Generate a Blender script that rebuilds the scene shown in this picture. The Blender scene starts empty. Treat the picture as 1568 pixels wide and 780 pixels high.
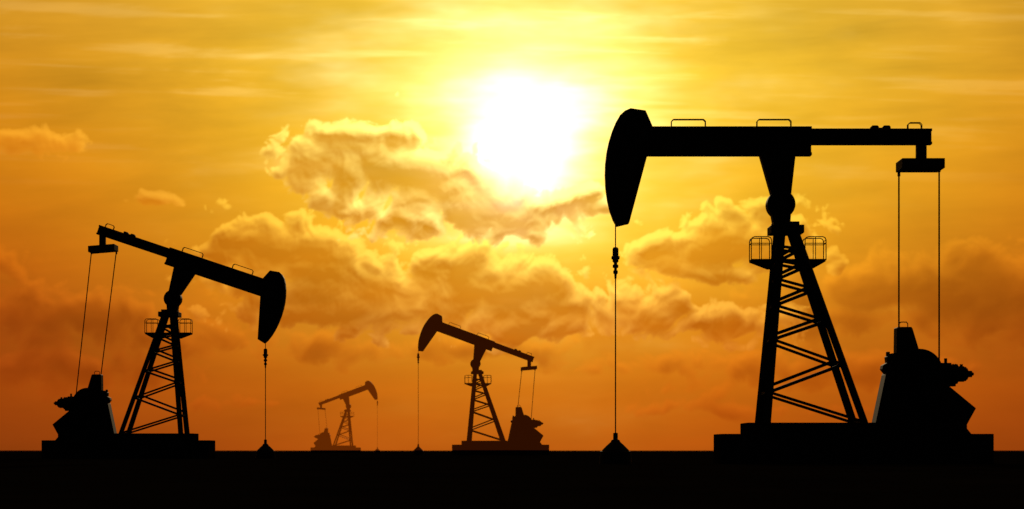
import bpy, bmesh, math, random
import numpy as np
from mathutils import Vector, Matrix
random.seed(3)
S = bpy.context.scene
S.view_settings.view_transform='Standard'
try: S.view_settings.look='None'
except: pass
S.view_settings.exposure=0
HC=0.40           # eye height
LENS=100.0
K=1568/(36/LENS)  # reference units per tan
U0=36/LENS*85.7/1568  # metres per drawing unit of the pumpjack plan

def lin(c):
    return tuple(((x/255)/12.92 if x/255<=.04045 else ((x/255+.055)/1.055)**2.4) for x in c)

# ---------------------------------------------------------------- materials
def paint(name, a, b, scale=3.0, rough=.8):
    m=bpy.data.materials.new(name); m.use_nodes=True
    nt=m.node_tree; p=nt.nodes['Principled BSDF']
    tc=nt.nodes.new('ShaderNodeTexCoord')
    n=nt.nodes.new('ShaderNodeTexNoise'); n.inputs['Scale'].default_value=scale; n.inputs['Detail'].default_value=4
    r=nt.nodes.new('ShaderNodeValToRGB')
    r.color_ramp.elements[0].position=.35; r.color_ramp.elements[0].color=(*a,1)
    r.color_ramp.elements[1].position=.7; r.color_ramp.elements[1].color=(*b,1)
    nt.links.new(tc.outputs['Object'],n.inputs['Vector']); nt.links.new(n.outputs['Fac'],r.inputs['Fac'])
    nt.links.new(r.outputs['Color'],p.inputs['Base Color'])
    p.inputs['Roughness'].default_value=rough
    p.inputs['Specular IOR Level'].default_value=0.05
    return m
M_STEEL=paint('dark_oily_steel',(.006,.005,.005),(.014,.009,.007))
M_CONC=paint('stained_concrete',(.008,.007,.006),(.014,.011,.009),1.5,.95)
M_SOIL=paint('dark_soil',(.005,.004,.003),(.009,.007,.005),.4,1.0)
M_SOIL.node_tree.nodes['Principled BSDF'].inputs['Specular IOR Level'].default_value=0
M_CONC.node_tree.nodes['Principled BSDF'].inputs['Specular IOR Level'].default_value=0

# ---------------------------------------------------------------- builder
class Jack:
    def __init__(s, px, d, m, tilt, yaw, rod_gap):
        s.m=m; s.t=math.radians(tilt); s.gap=rod_gap
        s.e=bpy.data.objects.new('oil_pumpjack',None); S.collection.objects.link(s.e)
        s.e.location=((px-784)/K*d, d, 0); s.e.rotation_euler=(0,0,math.radians(yaw))
    def P(s,x,y,rot=False,yy=0):
        dx=(x-1195); dz=(314-y)
        if rot:
            a=-s.t
            c,sn=math.cos(a),math.sin(a)
            dx,dz=dx*c-dz*sn, dx*sn+dz*c
        return Vector((s.m*dx*U0, yy, HC+(690-314+dz)*U0))
    def add(s,name,bm,mat=M_STEEL,bev=0):
        bmesh.ops.recalc_face_normals(bm,faces=bm.faces)
        me=bpy.data.meshes.new(name); bm.to_mesh(me); bm.free()
        o=bpy.data.objects.new(name,me); S.collection.objects.link(o); o.parent=s.e
        me.materials.append(mat)
        if bev:
            b=o.modifiers.new('bevel','BEVEL'); b.width=bev; b.segments=2; b.limit_method='ANGLE'
        return o
    def prism(s,bm,pts,y0,y1,rot=False):
        a=[bm.verts.new(s.P(x,y,rot,y0)) for x,y in pts]
        b=[bm.verts.new(s.P(x,y,rot,y1)) for x,y in pts]
        bm.faces.new(a); bm.faces.new(b[::-1])
        n=len(pts)
        for i in range(n): bm.faces.new((a[i],b[i],b[(i+1)%n],a[(i+1)%n]))
    def box(s,bm,x0,x1,yt,yb,y0,y1,rot=False):
        s.prism(bm,[(x0,yt),(x1,yt),(x1,yb),(x0,yb)],y0,y1,rot)
    def strut(s,bm,a,b,w,n=4):
        v=b-a; L=v.length; q=v.to_track_quat('Z','Y').to_matrix().to_4x4()
        r=w/2*(1.414 if n==4 else 1)
        mt=Matrix.Translation((a+b)/2)@q@Matrix.Rotation(math.pi/4 if n==4 else 0,4,'Z')
        bmesh.ops.create_cone(bm,cap_ends=True,segments=n,radius1=r,radius2=r,depth=L,matrix=mt)
    def pipe(s,bm,pts,w):
        for a,b in zip(pts,pts[1:]): s.strut(bm,a,b,w,8)
        for p in pts[1:-1]:
            bmesh.ops.create_icosphere(bm,subdivisions=1,radius=w/2,matrix=Matrix.Translation(p))
    def disc(s,bm,x,y,r,y0,y1,rot=False,n=48):
        s.prism(bm,[(x+r*math.cos(2*math.pi*i/n),y+r*math.sin(2*math.pi*i/n)) for i in range(n)],y0,y1,rot)
    def turned(s,bm,prof,axis,c,yy=0,n=24):
        rings=[]
        for t,r in prof:
            ring=[]
            for i in range(n):
                a=2*math.pi*i/n
                if axis=='x':
                    p=s.P(t,c,False,yy)+Vector((0,math.cos(a)*r*U0,math.sin(a)*r*U0))
                else:
                    p=s.P(c,t,False,yy)+Vector((math.cos(a)*r*U0,math.sin(a)*r*U0,0))
                ring.append(bm.verts.new(p))
            rings.append(ring)
        for A,B in zip(rings,rings[1:]):
            for i in range(n): bm.faces.new((A[i],A[(i+1)%n],B[(i+1)%n],B[i]))
        bm.faces.new(rings[0]); bm.faces.new(rings[-1])
    def build(s):
        nb=bmesh.new
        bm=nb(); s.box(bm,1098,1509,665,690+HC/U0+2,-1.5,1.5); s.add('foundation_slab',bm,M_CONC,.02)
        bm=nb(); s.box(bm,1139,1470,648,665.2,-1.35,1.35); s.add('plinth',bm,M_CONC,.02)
        bm=nb()
        def LX(y): return 1168+(1194-1168)*(648-y)/(648-352)
        def RX(y): return 1315+(1213-1315)*(648-y)/(648-352)
        def YY(y): return 1.35-(1.35-.62)*(648-y)/(648-352)
        for sg in (-1,1):
            for F in (LX,RX):
                s.strut(bm,s.P(F(650),650,False,sg*YY(650)),s.P(F(352),352,False,sg*YY(352)),.19)
        s.add('tower_legs',bm,bev=.012)
        bm=nb()
        ln=[602,522,470,430,402,380]; rn=[647,560,494,446,410,384]
        for sg in (-1,1):
            off=0 if sg<0 else 8
            for i in range(len(ln)):
                a=s.P(LX(ln[i]),ln[i],False,sg*YY(ln[i])); b=s.P(RX(rn[i]),rn[i],False,sg*YY(rn[i]))
                s.strut(bm,a,b,.085)
                if i+1<len(rn):
                    y0=ln[i]-off; y1=rn[i+1]-off
                    s.strut(bm,s.P(LX(y0),y0,False,sg*YY(y0)),s.P(RX(y1),y1,False,sg*YY(y1)),.1)
        for y in ln: s.strut(bm,s.P(LX(y),y,False,-YY(y)),s.P(LX(y),y,False,YY(y)),.07)
        for y in rn: s.strut(bm,s.P(RX(y),y,False,-YY(y)),s.P(RX(y),y,False,YY(y)),.07)
        s.add('tower_bracing',bm)
        bm=nb()
        s.box(bm,1178,1228,347,359,-.7,.7); s.box(bm,1183,1222,341,347.2,-.45,.45)
        s.prism(bm,[(1183,341.5),(1180,325),(1210,325),(1209,341.5)],-.3,.3)
        s.add('tower_cap',bm,bev=.012)
        bm=nb(); s.disc(bm,1195,314,21.5,-.34,.34); s.disc(bm,1195,314,9,-.42,.42)
        for i in range(8):
            a=i*math.pi/4+.2; s.disc(bm,1195+15*math.cos(a),314+15*math.sin(a),2,-.38,.38,n=6)
        s.add('centre_bearing',bm,bev=.01)
        bm=nb(); s.box(bm,1149,1262,398,402,-.4,.4)
        for sg in (-.32,.32):
            s.prism(bm,[(1150,402),(1180,402),(1181,412),(1176,412)],sg-.03,sg+.03)
            s.prism(bm,[(1262,402),(1228,402),(1229,413),(1244,412)],sg-.03,sg+.03)
        s.add('platform_deck',bm)
        bm=nb(); w=.030
        for yy in (-.34,.34):
            for x0,x1 in ((1149,1180),(1231,1263)):
                s.pipe(bm,[s.P(x,y,False,yy) for x,y in ((x0,400),(x0,369),(x0+1.5,365.5),(x0+5,364),(x1-5,364),(x1-1.5,365.5),(x1,369),(x1,400))],w)
                s.pipe(bm,[s.P(x0,374,False,yy),s.P(x1,374,False,yy)],w*.8)
                s.pipe(bm,[s.P((x0+x1)/2,364,False,yy),s.P((x0+x1)/2,400,False,yy)],w*.8)
        for x in (1149,1263):
            for y in (369,374): s.pipe(bm,[s.P(x,y,False,-.34),s.P(x,y,False,.34)],w*.8)
        s.add('platform_railing',bm)
        R=True
        bm=nb()
        s.box(bm,985,1242,195,199,-.25,.25,R); s.box(bm,985,1242,234.5,239,-.25,.25,R)
        s.box(bm,986,1241,198.8,234.7,-.12,.12,R)
        for x in (1005,1060,1110,1160,1220,1238): s.box(bm,x,x+3,198.9,234.6,-.24,.24,R)
        s.box(bm,1241,1426,198,202,-.2,.2,R); s.box(bm,1241,1426,218,222,-.2,.2,R)
        s.box(bm,1241.5,1425,201.8,218.2,-.1,.1,R)
        for x in (1290,1345,1398,1422): s.box(bm,x,x+3,201.9,218.1,-.19,.19,R)
        s.add('walking_beam',bm,bev=.006)
        bm=nb(); s.prism(bm,[(1163,238.5),(1217,238.5),(1210,302),(1181,302)],-.27,.27,R)
        s.add('beam_saddle',bm,bev=.01)
        bm=nb()
        head=[(965,167.5),(988,171),(999,196),(1000,203),(991,238),(963,342.5),(944,347),(938.5,337),(933.5,323),(929.5,306),(927.2,288),(926.2,268),(926.8,250),(928.6,234),(932,218),(936.6,203),(942.5,189),(949,178),(956,171.5)]
        s.prism(bm,head,-.3,.3,R)
        s.prism(bm,[(972,185),(984,187),(989,205),(960,318),(948,322),(941,300),(940,265),(948,220)],-.33,.33,R)
        s.add('horsehead',bm,bev=.015)
        bm=nb(); w=.028
        for x0,x1,t,b in ((1028,1080,183.5,196),(1159,1211,183.5,196),(1390,1411,188.5,199)):
            for yy in (-.1,.1):
                s.pipe(bm,[s.P(x,y,R,yy) for x,y in ((x0,b),(x0,t+3),(x0+3,t),(x1-3,t),(x1,t+3),(x1,b))],w)
        s.add('beam_handrails',bm)
        bm=nb()
        for x in (1339,1357):
            s.prism(bm,[(x-6,198.2),(x-6,195),(x-4,193),(x+4,193),(x+6,195),(x+6,198.2)],-.14,.14,R)
        s.box(bm,1343,1353,196,198.3,-.06,.06,R)
        s.add('beam_clamps',bm)
        h=s.P(1410.5,221,R); 
        hx=(h.x/U0)*s.m+1195; hz=690-(h.z-HC)/U0
        bm=nb(); s.box(bm,hx-7.5,hx+7.5,hz-3,hz+26,-.16,.16)
        t=math.sin(s.t)*.25
        s.prism(bm,[(hx-34,hz+25+34*t),(hx+31,hz+25-31*t),(hx+31,hz+40-31*t),(hx-34,hz+40+34*t)],-.72,.72) 
        s.add('equalizer',bm,bev=.012)
        bm=nb()
        s.strut(bm,s.P(hx-29.5,hz+38+30*t,False,.66),s.P(1381,520,False,.66),.05,8)
        s.strut(bm,s.P(hx+22.5,hz+38-26*t,False,-.66),s.P(1433,575,False,-.66),.05,8)
        s.strut(bm,s.P(hx-29.5,hz+36+30*t,False,.66),s.P(hx-29.5,hz+46+30*t,False,.66),.09,8)
        s.strut(bm,s.P(hx+22.5,hz+36-26*t,False,-.66),s.P(hx+22.5,hz+46-26*t,False,-.66),.09,8)
        s.add('pitman_arms',bm)
        bm=nb(); s.prism(bm,[(1337,651),(1353,575),(1366,545),(1400,545),(1441,565),(1444,600),(1472,651)],-.5,.5)
        s.prism(bm,[(1455,651),(1472,651),(1484,665.3),(1455,665.3)],-.5,.5)
        s.add('reducer_pedestal',bm,bev=.012)
        bm=nb(); s.disc(bm,1405,571,36,-.45,.45); s.disc(bm,1405,571,14,-.6,.6)
        s.prism(bm,[(1371,503),(1373,501.5),(1393,501.5),(1395,504),(1405,537),(1407,575),(1370,575)],-.35,.35)
        for i in range(14):
            a=i*math.pi/7; s.disc(bm,1405+31*math.cos(a),571+31*math.sin(a),1.8,-.48,.48,n=6)
        s.add('gear_reducer',bm,bev=.01)
        bm=nb(); s.pipe(bm,[s.P(x,y,False,0) for x,y in ((1377,503),(1377,496),(1379,493.5),(1388,493.5),(1390,496),(1390,503))],.03)
        s.add('reducer_lifting_eye',bm)
        bm=nb(); s.prism(bm,[(1372,541),(1362,542),(1356,547),(1357,556),(1350,560),(1349,566),(1354,572),(1357,590),(1372,590)],-.3,.3)
        s.box(bm,1357,1362,539,546,-.1,.1)
        s.add('brake_drum_housing',bm,bev=.01)
        bm=nb()
        for y0 in (-.8,.56):
            s.prism(bm,[(1400,560),(1418,556),(1442,588),(1488,626),(1472,655),(1425,636),(1398,590)],y0,y0+.24)
            s.prism(bm,[(1440,592),(1482,627),(1470,648),(1432,630)],y0-.04,y0+.28)
        s.add('crank_counterweights',bm,bev=.012)
        bm=nb(); s.turned(bm,[(1425,15),(1466,15),(1467,12),(1476,12),(1477,9),(1481,9),(1483,5),(1488,5),(1489,2.5),(1491,2)],'x',573)
        s.box(bm,1441,1456,556,560,-.1,.1); s.box(bm,1446,1450,549,557,-.05,.05); s.box(bm,1470,1474,558,574,-.05,.05)
        s.turned(bm,[(1477,11),(1479,11)],'x',573)
        for i in range(9): s.turned(bm,[(1431+i*4,15.6),(1432.2+i*4,15.6)],'x',573)
        s.box(bm,1428,1462,584,592,-.2,.2)
        s.add('electric_motor',bm)
        hb=s.P(942.5,346,R); rx=(hb.x/U0)*s.m+1195; rz=690-(hb.z-HC)/U0
        bm=nb(); c0=rz+s.gap
        s.strut(bm,s.P(rx,rz-1),s.P(rx,c0),.035,8)
        s.turned(bm,[(c0,3),(c0+2,4.6),(c0+22,4.6),(c0+24,2.6),(c0+26,2.6),(c0+27,4.4),(c0+31,4.4),(c0+32,2.2),(c0+35,2.2),(c0+36,3.6),(c0+40,3.6),(c0+41,2),(c0+48,1.6)],'z',rx)
        s.box(bm,rx-6,rx+6,c0+14,c0+18,-.18,.18)
        s.strut(bm,s.P(rx,c0+40),s.P(rx,668),.038,8)
        s.add('polished_rod',bm)
        e=s.e
        w=bpy.data.objects.new('wellhead',None); S.collection.objects.link(w)
        w.location=e.location.copy(); w.rotation_euler=e.rotation_euler
        s.e=w
        bm=nb()
        s.turned(bm,[(663,2.6),(664,3.6),(673,3.6),(674,6),(677,7.5),(683,14),(689,20),(691,21),(691.5,24),(690+HC/U0+1,25)],'z',rx)
        s.add('casing_head',bm)
        bm=nb(); s.strut(bm,s.P(rx-9,684),s.P(rx+9,684),.07,8); s.add('flow_line',bm)
        s.e=e

D1=85.7
def D(sc): return D1/sc
Jack(1195,D1,1,0,0,33).build()
Jack(265,D(.617),-1,-18.5,0,13).build()
Jack(728,D(.353),1,20,5,12).build()
Jack(533.5,D(.18),-1,20.3,-4,12).build()

# ---------------------------------------------------------------- ground
bm=bmesh.new()
xs=[-9000,-2000,-400,-100,0,100,400,2000,9000]; ys=[-9000,-300,-50,0,20,60,120,300,800,2500,9000]
g=[[bm.verts.new((x,y,0)) for x in xs] for y in ys]
for j in range(len(ys)-1):
    for i in range(len(xs)-1): bm.faces.new((g[j][i],g[j][i+1],g[j+1][i+1],g[j+1][i]))
me=bpy.data.meshes.new('ground'); bm.to_mesh(me); bm.free()
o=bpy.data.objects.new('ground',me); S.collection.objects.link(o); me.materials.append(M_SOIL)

# ---------------------------------------------------------------- low haze layer, own glow stands in for scattered light
bm=bmesh.new(); bmesh.ops.create_cube(bm,size=1)
for v in bm.verts:
    v.co=Vector((v.co.x*700, 345+v.co.y*310, HC+.02+(v.co.z+.5)*11.5))
me=bpy.data.meshes.new('haze'); bm.to_mesh(me); bm.free()
o=bpy.data.objects.new('haze',me); S.collection.objects.link(o)
m=bpy.data.materials.new('self_lit_haze'); m.use_nodes=True; nt=m.node_tree; nt.nodes.clear()
out=nt.nodes.new('ShaderNodeOutputMaterial'); ab=nt.nodes.new('ShaderNodeVolumeAbsorption'); em=nt.nodes.new('ShaderNodeEmission'); ad=nt.nodes.new('ShaderNodeAddShader')
k=.0010
ab.inputs['Color'].default_value=(0,0,0,1); ab.inputs['Density'].default_value=k
em.inputs['Color'].default_value=(*lin((184,80,6)),1); em.inputs['Strength'].default_value=k  # emission tints the distant jacks in place of real scattering
nt.links.new(ab.outputs[0],ad.inputs[0]); nt.links.new(em.outputs[0],ad.inputs[1]); nt.links.new(ad.outputs[0],out.inputs['Volume'])
me.materials.append(m)

# ---------------------------------------------------------------- sky dome
RES=72.0; UA,UB,VA,VB=-4.0,20.0,-2.0,7.1
nu=int((UB-UA)*RES); nv=int((VB-VA)*RES)
F=np.float32
U,V=np.meshgrid(np.linspace(UA,UB,nu,dtype=F),np.linspace(VA,VB,nv,dtype=F))
def perlin(x,y,seed):
    x=x.astype(F); y=y.astype(F)
    rs=np.random.RandomState(seed); ang=rs.rand(256,256).astype(F)*F(2*np.pi)
    gx=np.cos(ang); gy=np.sin(ang)
    xi=np.floor(x).astype(np.int32); yi=np.floor(y).astype(np.int32)
    xf=(x-xi).astype(F); yf=(y-yi).astype(F)
    u=xf*xf*xf*(xf*(xf*6-15)+10); v=yf*yf*yf*(yf*(yf*6-15)+10)
    def gd(ix,iy,fx,fy):
        a=ix&255; b=iy&255
        return gx[b,a]*fx+gy[b,a]*fy
    n00=gd(xi,yi,xf,yf); n10=gd(xi+1,yi,xf-1,yf); n01=gd(xi,yi+1,xf,yf-1); n11=gd(xi+1,yi+1,xf-1,yf-1)
    return (((n00*(1-u)+n10*u)*(1-v)+(n01*(1-u)+n11*u)*v)*1.5).astype(F)
def fbm(x,y,seed,octs=5,gain=.5):
    t=0;a=1;s=0;f=1.0
    for i in range(octs):
        t=t+F(a)*perlin(x*F(f)+F(i*7.3),y*F(f)+F(i*3.1),seed+i); s+=a; a*=gain; f*=2.03
    return t/F(s)*F(1.6)
def billow(x,y,seed,octs=5,gain=.5):
    t=0;a=1;s=0;f=1.0
    for i in range(octs):
        t=t+F(a)*np.sqrt(perlin(x*F(f)+F(i*7.3),y*F(f)+F(i*3.1),seed+i)**2+F(.003)); s+=a; a*=gain; f*=2.07
    return t/F(s)
def ss(a,b,x):
    t=np.clip((x-a)/(b-a),0,1); return t*t*(3-2*t)
def blur(A,n):
    for _ in range(3):
        for ax in (0,1):
            P=np.pad(A,[(n+1,n) if i==ax else (0,0) for i in range(2)],mode='edge').astype(np.float64)
            c=np.cumsum(P,axis=ax)
            A=((c[2*n+1:]-c[:-2*n-1]) if ax==0 else (c[:,2*n+1:]-c[:,:-2*n-1]))/(2*n+1)
    return A.astype(F)
def rampc(v,stops):
    p=[q[0] for q in stops]; c=np.array([q[1] for q in stops],dtype=F)
    o=np.stack([np.interp(v,p,c[:,i]) for i in range(3)],-1)/255.0
    return np.where(o<=.04045,o/12.92,((o+.055)/1.055)**2.4).astype(F)
def C(r,g,b): return np.array([r,g,b],dtype=F)
cen=rampc(V,[(-4,(190,150,60)),(0,(230,180,52)),(1,(238,188,50)),(2,(240,184,44)),(3,(238,174,36)),(4,(232,154,28)),(5,(218,125,20)),(6,(203,99,13)),(6.9,(182,74,12))])
sid=rampc(V,[(-4,(160,120,50)),(0,(206,143,36)),(1,(210,139,28)),(2,(211,131,21)),(3,(206,117,16)),(4,(187,93,12)),(5,(158,69,11)),(6,(146,58,10)),(6.9,(120,43,11))])
lef=np.maximum((8-U)/8.3,0); rig=np.maximum((U-8.6)/8.3,0)
sf=ss(.04,1.08,lef*1.03+rig*.88)[...,None]
base=cen*(1-sf)+sid*sf
mot=fbm(U*.45,V*1.2,11,5); ci=fbm(U*.25+fbm(U*.3,V*.6,90,2)*.5,V*2.2+U*.15,21,6,.55); ci2=fbm(U*.18-V*.35,V*4.2-U*.12,41,5,.55)
topf=1-ss(.8,3.4,V)
gain=1+mot*.11+ci*(.07+.08*topf)+ci2*.05*topf
base=base*gain[...,None]
mid=np.exp(-((U-8)/3.6)**2)
streak=ss(.08,.6,ci*.45+ci2*.7)*topf*(.22+1.0*mid)
base0=base.copy()
base=base+streak[...,None]*C(.15,.20,.12)
sx,sy=8.02,2.30
du=U-sx; dv=V-sy
r=np.sqrt(du*du+(dv*np.where(dv<0,.90,1.02))**2)
wob=fbm(U*.5,V*1.8,61,4)
rw=r*(1+wob*.28)
g1=1.9/(1+(rw/.84)**2.7)
g1b=1.45/(1+(rw/.88)**4.2)
g2=.42/(1+(r/2.6)**3)
dh=np.sqrt(((U-7.95)/2.0)**2+((V-1.15)/1.15)**2)*(1+wob*.45)
g3=.36*np.exp(-dh**2)
glow=np.stack([g1+g2*.8+g3*.7, g1*.95+g2*.60+g3*.98, g1b+g2*.03+g3*.72],-1).astype(F)
sky=base+glow

blobsA=[(5.05,2.45,.75,.48,.0,1.2),(5.75,2.45,.75,.48,.0,1.25),(6.4,2.62,.9,.50,.2,1.3),(7.0,2.92,.95,.44,.32,1.3),(7.8,3.20,.9,.34,.2,1.25),(8.75,3.12,.8,.25,-.1,1.15),
 (6.2,3.38,1.1,.32,.1,1.0),(7.8,3.52,.9,.2,0,.95),(4.3,2.65,.18,.15,0,1.05),(5.2,3.0,.6,.3,.4,1.05)]
blobsB=[(4.15,3.75,.85,.40,.1,1.2),(4.95,4.0,.85,.50,.3,1.3),(5.7,4.35,.8,.44,.3,1.25),(4.9,4.55,1.5,.46,.1,1.2),(3.3,3.85,.65,.34,0,1.05),
 (7.2,4.12,.6,.34,0,1.25),(7.6,4.45,1.2,.46,.1,1.3),(6.75,4.6,.9,.44,0,1.2),(8.5,4.60,.95,.18,.0,1.15),(8.1,4.95,1.6,.28,0,1.05),
 (10.2,3.85,.55,.28,0,1.2),(10.95,3.65,.62,.44,-.3,1.3),(11.75,3.6,.85,.50,0,1.15),(10.9,4.15,1.1,.26,0,1.0),
 (9.8,4.75,.9,.36,.2,1.2),(11.0,4.9,1.1,.32,0,1.1)]
blobsC=[(13.7,4.35,1.6,.48,-.03,1.15),(15.2,4.55,1.6,.70,.0,1.25),(17,4.6,2,.6,0,1.1),(12.6,4.9,1.2,.4,0,.95),(.8,4.8,2.0,.46,.0,1.15),(-.1,4.0,.6,.28,0,1.0),(-2.5,4.5,2,.5,0,1.0),(3.0,5.15,1.8,.40,0,1.0),
 (6.3,5.35,3.2,.32,0,.92),(13.0,5.65,3.4,.44,0,1.0),(.6,5.7,2.4,.40,0,1.0),(9.5,5.6,2.2,.3,0,.87),(4.0,6.2,3.0,.2,0,.72),(12.0,6.3,3.5,.2,0,.72)]
blobsD=[(.35,2.17,.76,.19,.03,1.2),(2.42,3.03,.34,.13,.05,1.15)]
def field(blobs,x,y):
    t=np.full(x.shape,-.6,F)
    for cx,cy,rx,ry,a,w in blobs:
        c,s_=math.cos(a),math.sin(a); X=x-F(cx); Y=y-F(cy)
        q=np.sqrt(((X*F(c)+Y*F(s_))/F(rx))**2+((X*F(-s_)+Y*F(c))/F(ry))**2+F(.02))
        g=F(w)-F(.62)*q
        h=np.clip(F(.5)+(t-g)*F(.5/.12),0,1)
        t=g*(1-h)+t*h+F(.12)*h*(1-h)
    return t.astype(F)
def sample(A,x,y):
    fx=np.clip((x-UA)*F((nu-1)/(UB-UA)),0,nu-1.01).astype(F); fy=np.clip((y-VA)*F((nv-1)/(VB-VA)),0,nv-1.01).astype(F)
    ix=fx.astype(np.int32); iy=fy.astype(np.int32); tx=fx-ix; ty=fy-iy
    if A.ndim==3: tx=tx[...,None]; ty=ty[...,None]
    return (A[iy,ix]*(1-tx)+A[iy,ix+1]*tx)*(1-ty)+(A[iy+1,ix]*(1-tx)+A[iy+1,ix+1]*tx)*ty
rs_=np.sqrt(du*du+dv*dv)+F(1e-3)
ddx=-du/rs_*F(.55); ddy=-dv/rs_*F(.55)-F(.7); nn=np.sqrt(ddx**2+ddy**2); ddx=ddx/nn; ddy=ddy/nn
near=np.exp(-(r/3.2)**2)
def layer(sky,blobs,seed,freq,amp,soft,op,dk,bk,nb=1.0,sh=.17,ygain=1.1,smooth=3,nblue=.22):
    wx=fbm(U*.9,V*1.1,seed+50,3)*F(.16); wy=fbm(U*.9,V*1.1,seed+60,3)*F(.10)
    x=U+wx; y=V+wy
    b=billow(x*F(freq),y*F(freq*ygain),seed,6,.50); fb=fbm(x*F(freq*.7),y*F(freq*ygain*.8),seed+20,6,.5)
    h=field(blobs,x,y)-F(.45)+F(amp)*((b-F(.24))*F(1.6)+fb*F(.30))
    d=np.clip(h/F(soft),0,None); d=(d*d/(d+F(.25))).astype(F)
    ds=blur(d,smooth)
    dm=ds*F(.55)+d*F(.45)
    tau=0; st=.035
    for i in range(1,10):
        tau=tau+sample(dm,U+ddx*F(st*i),V+ddy*F(st*i))*F(1.0 if i<7 else .7)
    T=np.exp(-tau*F(sh))
    rel=np.clip(dm-sample(dm,U+ddx*F(.06),V+ddy*F(.06)),-.6,.9)
    thin=np.exp(-(d*F(.6)+ds*F(.4))*F(.85))
    tone=fbm(U*.8,V*1.0,seed+80,3)
    lit=np.clip(T*F(1.0)+rel*F(.75)*(F(.40)+T)+thin*F(.55)+tone*F(.16),0,1.55)
    a=(1-np.exp(-d*F(op)))
    a=a*(1-F(.30)*ss(.6,1.0,1-T))
    dark=base0*C(*dk)+near[...,None]*C(.06,.045,.005)*F(nb)
    br=base0*C(*bk)+near[...,None]*C(.42,.44,nblue)*F(nb)
    col=dark*(1-lit[...,None])+br*lit[...,None]
    a=a*(1-.60*np.exp(-(r/.80)**4))
    return np.maximum(sky*(1-a[...,None])+col*a[...,None],0).astype(F)
sky=layer(sky,[(8,4.7,16,1.7,0,.66)],300,.8,.6,.5,.9,(.72,.60,.5),(1.06,1.04,1.0),.15,nblue=.02)
sky=layer(sky,blobsC,400,1.1,.75,.32,1.9,(.58,.46,.40),(1.08,1.08,1.1),.3,nblue=.04)
sky=layer(sky,blobsB,500,1.6,.88,.20,3.2,(.74,.57,.34),(1.20,1.38,1.7),.75,.12,nblue=.12)
sky=layer(sky,blobsD,700,2.0,.7,.25,2.5,(.98,.84,.7),(1.25,1.32,1.9),.5,nblue=.1)
sky=layer(sky,blobsA,644,1.6,.92,.20,3.4,(.72,.54,.28),(1.18,1.38,1.8),1.15,.085,nblue=.22)

def axis(fa,fb,n,lo,hi,m):
    a=np.linspace(fa,fb,n)
    L_=lo+(fa-lo)*(1-(1-np.linspace(0,1,m,endpoint=False))**2.2)
    R_=fb+(hi-fb)*(np.linspace(0,1,m+1)[1:])**2.2
    return np.concatenate([L_,a,R_])
toaz=lambda u: math.atan((u*100-784)/K)
az=axis(toaz(-.7),toaz(16.4),1300,-math.pi,math.pi,60)
toel=lambda v: math.atan((690-v*100)/K)
el=np.concatenate([np.linspace(toel(6.98),toel(-.3),560),toel(-.3)+(math.radians(89.9)-toel(-.3))*(np.linspace(0,1,61)[1:])**2])
AZ,EL=np.meshgrid(az,el)
RD=8800.0
ca=np.cos(AZ); fr=np.maximum(ca,.05)
uu=(np.tan(np.clip(AZ,-1.5,1.5))*K+784)/100; uu=np.where(ca>0,uu,np.sign(AZ)*50)
vv=(690-np.tan(EL)/fr*K)/100
colr=sample(sky,uu.astype(F),vv.astype(F))
dirx=np.sin(AZ)*np.cos(EL); diry=np.cos(AZ)*np.cos(EL); dirz=np.sin(EL)
sd=Vector((0.003,math.cos(math.radians(6)),math.sin(math.radians(6))))
cs=dirx*sd.x+diry*sd.y+dirz*sd.z
w=np.clip(np.exp(-(1-cs)*3.2),0,1); w=w*ss(.0,.6,cs)
w=np.where(1-cs<.05,np.maximum(w,1-(1-cs)*1.0),w)
dusk=C(.022,.020,.024)
colr=colr*w[...,None]+dusk*(1-w[...,None])
ny,nx=AZ.shape
co_=np.stack([dirx,diry,dirz],-1)*RD
me=bpy.data.meshes.new('sky')
me.vertices.add(ny*nx); me.vertices.foreach_set('co',co_.astype(np.float32).ravel())
idx=np.arange(ny*nx,dtype=np.int32).reshape(ny,nx)
q=np.stack([idx[:-1,:-1],idx[1:,:-1],idx[1:,1:],idx[:-1,1:]],-1).reshape(-1,4)
me.loops.add(q.size); me.loops.foreach_set('vertex_index',q.ravel())
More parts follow.
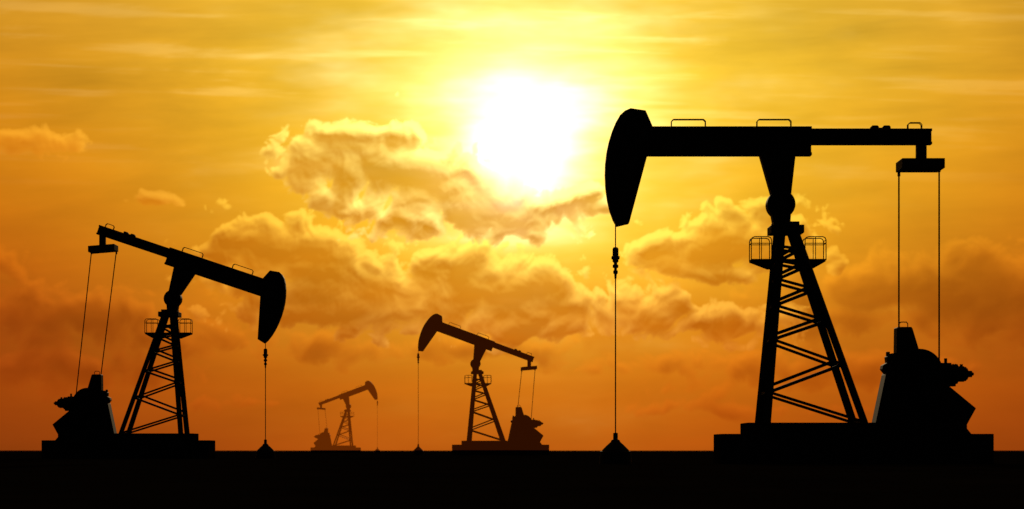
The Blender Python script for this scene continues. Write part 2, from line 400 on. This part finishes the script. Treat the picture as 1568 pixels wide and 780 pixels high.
me.polygons.add(len(q)); me.polygons.foreach_set('loop_start',np.arange(0,q.size,4,dtype=np.int32))
me.update(calc_edges=True)
at=me.color_attributes.new('radiance','FLOAT_COLOR','POINT')
rgba=np.ones((ny*nx,4),np.float32); rgba[:,:3]=np.clip(colr.reshape(-1,3),0,4)
at.data.foreach_set('color',rgba.ravel())
o=bpy.data.objects.new('sky',me); S.collection.objects.link(o)
o.visible_shadow=False     # sunlight passes through the air
m=bpy.data.materials.new('sunset_sky'); m.use_nodes=True; nt=m.node_tree; nt.nodes.clear()
out=nt.nodes.new('ShaderNodeOutputMaterial'); em=nt.nodes.new('ShaderNodeEmission'); a_=nt.nodes.new('ShaderNodeVertexColor'); a_.layer_name='radiance'
nt.links.new(a_.outputs['Color'],em.inputs['Color']); nt.links.new(em.outputs[0],out.inputs['Surface'])
try: m.cycles.emission_sampling='NONE'
except: pass
me.materials.append(m)

# ---------------------------------------------------------------- world (faint dusk air light)
W=bpy.data.worlds.new('World'); S.world=W; W.use_nodes=True; nt=W.node_tree
bg=nt.nodes['Background']; bg.inputs['Strength'].default_value=.01
ns=nt.nodes.new('ShaderNodeTexSky'); ns.sky_type='NISHITA'; ns.sun_disc=False
ns.sun_elevation=math.radians(6.0); ns.sun_rotation=math.radians(0.2)
nt.links.new(ns.outputs[0],bg.inputs[0])

# ---------------------------------------------------------------- sun
ld=bpy.data.lights.new('sun','SUN'); ld.energy=2.0; ld.angle=math.radians(.5); ld.color=(1,.72,.4)
lo=bpy.data.objects.new('sun',ld); S.collection.objects.link(lo)
lo.rotation_euler=sd.to_track_quat('Z','Y').to_euler(); lo.location=(0,200,30)

# ---------------------------------------------------------------- camera
cd=bpy.data.cameras.new('camera'); cd.lens=LENS; cd.sensor_width=36; cd.clip_end=30000; cd.clip_start=.1
cd.shift_y=(690-390)/1568
cd.dof.use_dof=True; cd.dof.focus_distance=108; cd.dof.aperture_fstop=1.8
co=bpy.data.objects.new('camera',cd); S.collection.objects.link(co)
co.location=(0,0,HC); co.rotation_euler=(math.pi/2,0,0)
S.camera=co
